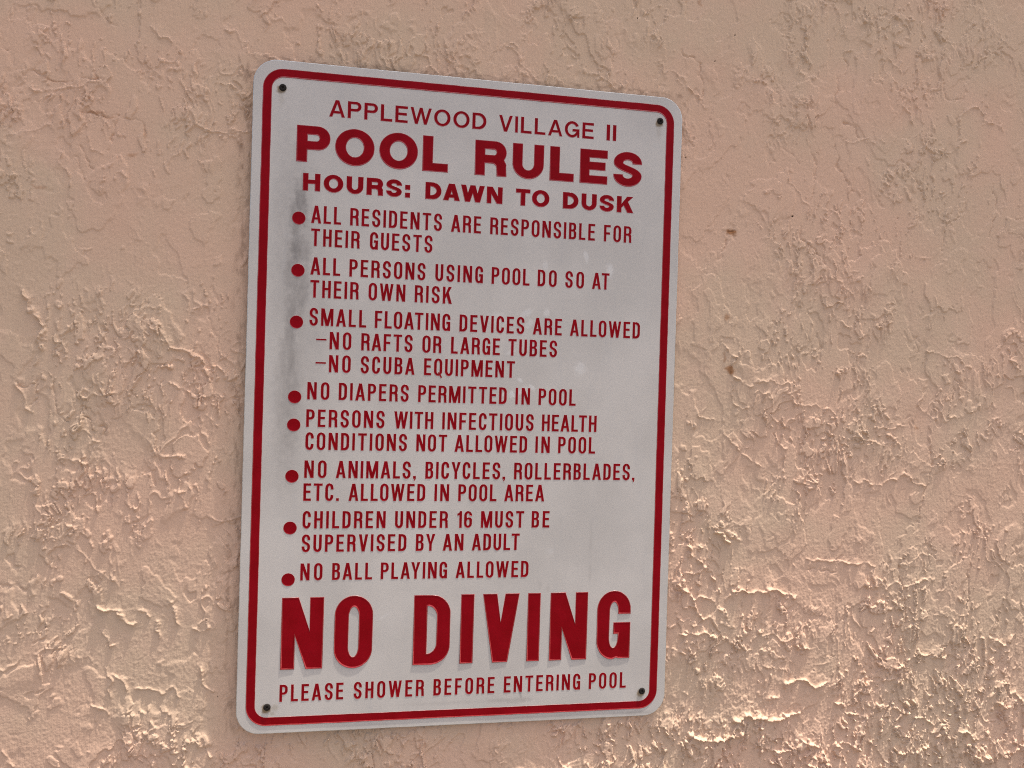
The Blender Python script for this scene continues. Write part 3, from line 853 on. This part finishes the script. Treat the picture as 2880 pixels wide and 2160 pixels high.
    if ch == 'Y':
        td = sd * 1.08
        v = sv / 2
        return w, [([(w / 2 - v, 0), (w / 2 + v, 0), (w / 2 + v, .40), (w, 1), (w - td, 1), (w / 2, .55), (td, 1), (0, 1), (w / 2 - v, .40)], [])]
    raise ValueError(ch)

# ------------------------------------------------------------------ embossing
def area(p):
    return .5 * sum(p[i][0] * p[(i + 1) % len(p)][1] - p[(i + 1) % len(p)][0] * p[i][1] for i in range(len(p)))

def clean(p, eps):
    out = []
    for q in p:
        if not out or math.hypot(q[0] - out[-1][0], q[1] - out[-1][1]) > eps:
            out.append(q)
    if len(out) > 1 and math.hypot(out[0][0] - out[-1][0], out[0][1] - out[-1][1]) <= eps:
        out.pop()
    return out

def inset(p, d):
    """move every corner of a contour by d to its left (inwards for a counter-clockwise outline)"""
    n = len(p)
    out = []
    for i in range(n):
        a, b, c = p[i - 1], p[i], p[(i + 1) % n]
        e1 = (b[0] - a[0], b[1] - a[1])
        e2 = (c[0] - b[0], c[1] - b[1])
        l1, l2 = math.hypot(*e1), math.hypot(*e2)
        n1 = (-e1[1] / l1, e1[0] / l1)
        n2 = (-e2[1] / l2, e2[0] / l2)
        bx, by = n1[0] + n2[0], n1[1] + n2[1]
        lb = math.hypot(bx, by)
        if lb < 1e-6:
            out.append((b[0] + n1[0] * d, b[1] + n1[1] * d))
            continue
        k = min(2.0 / lb, 1.9) / lb
        out.append((b[0] + bx * k * d, b[1] + by * k * d))
    return out

PANEL_Y = 0.0       # front of the sheet

class Relief:
    """collects embossed outlines (millimetres) into one mesh"""
    def __init__(self):
        self.v, self.f, self.mi, self.smooth = [], [], [], []
    def add(self, contours, height, slope, lift=0.0, jit=0.0, seed=0):
        rnd = random.Random(seed)
        rings_top = []
        for k, c in enumerate(contours):
            c = clean(c, 0.02)
            if (area(c) < 0) != (k > 0):
                c = c[::-1]
            if jit:
                c = [(x + rnd.uniform(-jit, jit), y + rnd.uniform(-jit, jit)) for x, y in c]
            prof = [(-slope * .40, -0.15), (-slope * .32, 0.02), (-slope * .18, height * .72), (-slope * .04, height), (slope * .10, height * .92), (slope * .60, 0.06), (slope * .85, 0.03)]
            # rims exaggerated along the lower and left hand edges to catch the sun
            unit = [(u[0] - p[0], u[1] - p[1]) for u, p in zip(inset(c, 1.0), c)]
            qs = [0.38 + 0.82 * max(0.0, (u[0] * 0.30 + u[1] * 0.95) / max(1e-6, math.hypot(*u))) for u in unit]
            rings = []
            for off, hh in prof:
                base = len(self.v)
                for (x, z), u, q in zip(c, unit, qs):
                    qw = q if off > 0 else 0.8
                    x, z = x + u[0] * off * qw, z + u[1] * off * qw
                    self.v.append((x / 1000, PANEL_Y - ((hh * q if hh > 0.05 else hh) + lift) / 1000, z / 1000))
                rings.append(range(base, base + len(c)))
            n = len(c)
            for r0, r1 in zip(rings[:-1], rings[1:]):
                for i in range(n):
                    j = (i + 1) % n
                    self.f.append((r0[i], r0[j], r1[j], r1[i]))
                    k_ = rings.index(r1)
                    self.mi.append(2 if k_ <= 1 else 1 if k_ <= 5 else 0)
                    self.smooth.append(True)
            rings_top.append(list(rings[-1]))
        flat = [i for r in rings_top for i in r]
        tri = tessellate_polygon([[Vector((self.v[i][0], self.v[i][2], 0)) for i in r] for r in rings_top])
        for a, b, c in tri:
            ia, ib, ic = flat[a], flat[b], flat[c]
            A, B, C_ = (self.v[i] for i in (ia, ib, ic))
            cr = (B[0] - A[0]) * (C_[2] - A[2]) - (B[2] - A[2]) * (C_[0] - A[0])
            self.f.append((ia, ib, ic) if cr > 0 else (ia, ic, ib))
            self.mi.append(0)
            self.smooth.append(False)
    def build(self, name, parent, mats=None):
        me = bpy.data.meshes.new(name)
        me.from_pydata(self.v, [], self.f)
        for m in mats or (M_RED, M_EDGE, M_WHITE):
            me.materials.append(m)
        me.polygons.foreach_set('material_index', self.mi)
        me.polygons.foreach_set('use_smooth', self.smooth)
        me.update()
        return new_mesh_obj(name, me, parent)

# ------------------------------------------------------------------ the sign
sign = bpy.data.objects.new('pool_rules_sign', None)
COL.objects.link(sign)
sign.empty_display_size = 0.05
sign['label'] = 'white metal pool rules sign with embossed red lettering, screwed to the stucco wall'
sign['category'] = 'sign'

def build_panel():
    hw, hh, r, th = 152.4, 228.6, 16.0, 1.0
    rings = [(0.0, th, 0), (0.0, 0.35, 0), (0.18, 0.08, 0), (0.55, 0.0, 1)]
    v, f, mi = [], [], []
    prev = None
    rnd = random.Random(5)
    pts0 = rrect(-hw, -hh, hw, hh, r, r, 16)
    # long edges get extra points so the sheet can be a touch uneven
    dens = []
    for i, p in enumerate(pts0):
        q = pts0[(i + 1) % len(pts0)]
        L = math.hypot(q[0] - p[0], q[1] - p[1])
        k = max(1, int(L / 9))
        for s in range(k):
            dens.append((p[0] + (q[0] - p[0]) * s / k, p[1] + (q[1] - p[1]) * s / k))
    dens = clean(dens, 0.01)
    dens = [(x + rnd.uniform(-.07, .07), z + rnd.uniform(-.07, .07)) for x, z in dens]
    n = len(dens)
    for off, y, _ in rings:
        ring = inset(dens, off)
        base = len(v)
        v += [(x / 1000, y / 1000, z / 1000) for x, z in ring]
        cur = list(range(base, base + n))
        if prev:
            for i in range(n):
                j = (i + 1) % n
                f.append((prev[i], prev[j], cur[j], cur[i]))
                mi.append(1)
        prev = cur
    f.append(tuple(prev))
    mi.append(0)
    f.append(tuple(range(n))[::-1])
    mi.append(1)
    me = bpy.data.meshes.new('panel')
    me.from_pydata(v, [], f)
    me.materials.append(M_WHITE)
    me.materials.append(M_ALU)
    me.polygons.foreach_set('material_index', mi)
    me.update()
    return new_mesh_obj('panel', me, sign)

build_panel()

R_ = Relief()
def densify(p, step, jit, seed):
    rnd = random.Random(seed)
    out = []
    for i, a in enumerate(p):
        b = p[(i + 1) % len(p)]
        L = math.hypot(b[0] - a[0], b[1] - a[1])
        k = max(1, int(L / step))
        for s in range(k):
            j = jit if s else 0
            out.append((a[0] + (b[0] - a[0]) * s / k + rnd.uniform(-j, j), a[1] + (b[1] - a[1]) * s / k + rnd.uniform(-j, j)))
    return out
R_.add([densify(rrect(-145.9, -222.9, 145.9, 222.5, 13.5, 13.5, 14), 4, .09, 1), densify(rrect(-140.3, -217.5, 140.3, 217.1, 8.0, 8.0, 10), 4, .09, 2)], 0.22, 0.8)
R_.build('border', sign)

LINES = [
    ('heading', 'med', 193.3, 11.47, [('APPLEWOOD', -102.1, 6.2), ('VILLAGE', 15.3, 84.9), ('II', 94.6, 101.8)]),
    ('title', 'ext', 161.2, 24.48, [('POOL', -123.0, -20.2), ('RULES', -1.0, 122.0)]),
    ('opening_hours', 'ext', 141.7, 11.78, [('HOURS:', -118.2, -45.9), ('DAWN', -35.2, 19.3), ('TO', 29.0, 53.4), ('DUSK', 63.5, 116.2)]),
    ('rule_text', 'con', 119.9, 11.95, [('ALL', -112.1, -92.2), ('RESIDENTS', -86.1, -23.1), ('ARE', -16.6, 4.6), ('RESPONSIBLE', 11.2, 88.1), ('FOR', 94.9, 115.6)]),
    ('rule_text', 'con', 104.3, 11.85, [('THEIR', -111.8, -79.4), ('GUESTS', -72.3, -29.3)]),
    ('rule_text', 'con', 84.8, 11.85, [('ALL', -111.6, -91.8), ('PERSONS', -85.6, -33.6), ('USING', -26.6, 7.0), ('POOL', 13.3, 40.7), ('DO', 46.7, 60.6), ('SO', 67.1, 80.9), ('AT', 87.1, 100.0)]),
    ('rule_text', 'con', 69.2, 11.85, [('THEIR', -111.4, -79.1), ('OWN', -72.2, -47.1), ('RISK', -40.5, -14.9)]),
    ('rule_text', 'con', 50.1, 11.9, [('SMALL', -111.3, -73.3), ('FLOATING', -67.4, -15.2), ('DEVICES', -8.6, 37.9), ('ARE', 44.3, 65.5), ('ALLOWED', 71.7, 124.4)]),
    ('rule_text', 'con', 34.3, 11.85, [('NO', -97.5, -83.0), ('RAFTS', -76.2, -41.1), ('OR', -34.2, -21.1), ('LARGE', -14.1, 20.7), ('TUBES', 26.8, 62.4)]),
    ('rule_text', 'con', 18.5, 11.8, [('NO', -97.5, -83.0), ('SCUBA', -76.1, -39.2), ('EQUIPMENT', -32.6, 31.9)]),
    ('rule_text', 'con', -0.4, 11.8, [('NO', -111.4, -96.8), ('DIAPERS', -90.4, -42.8), ('PERMITTED', -36.1, 26.6), ('IN', 33.1, 43.6), ('POOL', 50.0, 77.4)]),
    ('rule_text', 'con', -19.2, 11.95, [('PERSONS', -111.6, -58.9), ('WITH', -52.2, -25.1), ('INFECTIOUS', -18.7, 46.8), ('HEALTH', 53.0, 93.6)]),
    ('rule_text', 'con', -34.9, 11.85, [('CONDITIONS', -111.7, -43.0), ('NOT', -36.4, -15.0), ('ALLOWED', -9.5, 42.5), ('IN', 48.7, 59.2), ('POOL', 65.5, 93.1)]),
    ('rule_text', 'con', -54.1, 11.9, [('NO', -111.9, -97.2), ('ANIMALS,', -90.8, -36.2), ('BICYCLES,', -29.5, 27.2), ('ROLLERBLADES,', 33.7, 123.7)]),
    ('rule_text', 'con', -69.8, 11.9, [('ETC.', -112.1, -88.4), ('ALLOWED', -81.8, -29.3), ('IN', -22.7, -12.5), ('POOL', -5.9, 21.4), ('AREA', 27.1, 56.2)]),
    ('rule_text', 'con', -88.7, 11.8, [('CHILDREN', -112.1, -56.2), ('UNDER', -49.6, -12.9), ('16', -6.1, 4.3), ('MUST', 10.8, 41.9), ('BE', 47.6, 60.6)]),
    ('rule_text', 'con', -104.8, 11.8, [('SUPERVISED', -112.2, -41.4), ('BY', -34.7, -21.4), ('AN', -15.8, -1.3), ('ADULT', 4.8, 39.1)]),
    ('rule_text', 'con', -124.3, 11.6, [('NO', -112.6, -98.0), ('BALL', -91.4, -64.4), ('PLAYING', -58.4, -12.3), ('ALLOWED', -6.1, 46.2)]),
    ('warning_word', 'big', -184.9, 48.7, [('NO', -124.0, -63.1)]),
    ('warning_word', 'big', -184.9, 48.7, [('DIVING', -34.5, 123.8)]),
    ('footer_text', 'con', -207.0, 11.5, [('PLEASE', -124.1, -81.6), ('SHOWER', -74.5, -26.3), ('BEFORE', -19.4, 24.0), ('ENTERING', 30.9, 87.2), ('POOL', 93.8, 121.9)]),
]
# pairs that sit closer than the even gap between outlines
KERN = {'LL': -.0, 'LA': -.02, 'AL': -.02, 'AT': -.10, 'LT': -.08, 'AW': -.09, 'WN': .0, 'PA': -.06, 'FA': -.07, 'TA': -.09, 'LO': -.03, 'TO': -.04, 'AY': -.1, 'LA ': 0,
        'RA': -.03, 'AR': -.03, 'AN': -.02, 'LD': -.02, 'EW': -.02, 'WO': -.02, 'VI': -.02, 'AG': -.04, 'BA': -.03, 'IA': -.02, 'MA': -.02, 'IV': -.02, 'VE': -.02, 'EV': -.02, 'DA': -.03, 'AF': -.02, 'OA': -.03,
        'AP': -.02, 'RT': -.02, 'ET': -.02, 'CT': -.02, 'TR': -.01, 'YC': -.03, 'CY': -.03, 'AD': -.02, 'NA': -.02, 'LP': 0, 'PL': -.0, 'LY': -.08, 'LS': -.02, "S,": -.02, 'LE': 0, 'UL': 0, 'EA': -.02, 'BY': -.02, 'OW': -.02, 'KS': 0,
        'LT ': 0, 'TI': 0, 'TH': 0}
DEPTH = {'con': (0.11, 0.40), 'med': (0.11, 0.40), 'ext': (0.13, 0.5), 'big': (0.40, 1.1)}

seed = 0
for nm, fn, base, cap, words in LINES:
    rel = Relief()
    depth, slope = DEPTH[fn]
    if nm == 'title':
        depth, slope = 0.17, 0.8
    for word, x0, x1 in words:
        gl = [glyph(c, fn) for c in word]
        kern = [KERN.get(word[i:i + 2], 0.0) for i in range(len(word) - 1)]
        ink = sum(g[0] for g in gl) + sum(kern)
        n = len(word)
        gap = ((x1 - x0) / cap - ink) / max(1, n - 1)
        sx = 1.0
        lim = {'con': (.12, .26), 'med': (.08, .2), 'ext': (.06, .2), 'big': (.10, .24)}[fn]
        if n > 1 and not lim[0] <= gap <= lim[1]:
            gg = min(max(gap, lim[0]), lim[1])
            sx = ((x1 - x0) / cap - gg * (n - 1)) / ink
            gap = gg
            print('FIT', word, fn, round(sx, 3), round(gg, 3))
        x = x0
        for i, (gw, polys) in enumerate(gl):
            seed += 1
            for k, (outer, holes) in enumerate(polys):
                tr = lambda p: [(x + px * cap * sx, base + py * cap) for px, py in p]
                rel.add([tr(outer)] + [tr(h) for h in holes], depth, slope, lift=0.03 * k, jit=0.02 if fn != 'big' else 0.05, seed=seed)
            x += (gw * sx + gap) * cap + (kern[i] * cap * sx if i < n - 1 else 0)
    rel.build(nm, sign)

for x, z in [(-120.3, 122.7), (-119.9, 87.2), (-119.9, 52.0), (-119.7, 1.0), (-119.8, -18.1), (-120.0, -53.1), (-120.3, -88.4), (-120.6, -123.7)]:
    b = Relief()
    b.add([arc(0, 0, 4.35, 4.35, 0, 360, 32)[:-1]], 0.12, 0.5)
    o = b.build('bullet', sign)
    o.location = (x / 1000, 0, z / 1000)
for x0, x1, z in ((-106.5, -99.7, 40.7), (-106.5, -99.7, 24.75)):
    b = Relief()
    b.add([[(x0, z - .5), (x1, z - .5), (x1, z + .5), (x0, z + .5)]], 0.12, 0.2)
    b.build('dash', sign)

def screw(x, z, r, ang):
    seg = 28
    v, f = [], []
    prof = [(r * 1.0, .3), (r * 1.0, -.3), (r * .93, -.55), (r * .75, -.75), (r * .48, -.85), (r * .40, -.8), (r * .34, -.1)]
    for rr, y in prof:
        for i in range(seg):
            a = 2 * math.pi * i / seg
            k = 1.0
            if rr < r * .45:      # recess with a cross outline
                k = 0.62 + 0.55 * abs(math.cos(2 * (a + ang))) ** 3
            v.append((rr * k * math.cos(a) / 1000, y / 1000, rr * k * math.sin(a) / 1000))
    for j in range(len(prof) - 1):
        for i in range(seg):
            i2 = (i + 1) % seg
            f.append((j * seg + i, j * seg + i2, (j + 1) * seg + i2, (j + 1) * seg + i))
    f.append(tuple((len(prof) - 1) * seg + i for i in range(seg)))
    me = bpy.data.meshes.new('screw')
    me.from_pydata(v, [], f)
    me.materials.append(M_SCREW)
    me.polygons.foreach_set('use_smooth', [True] * len(f))
    o = new_mesh_obj('screw', me, sign)
    o.location = (x / 1000, 0, z / 1000)
for (x, z), a in zip(SCREWS, (.3, 1.0, .7, .1)):
    screw(x, z, 2.4, a)
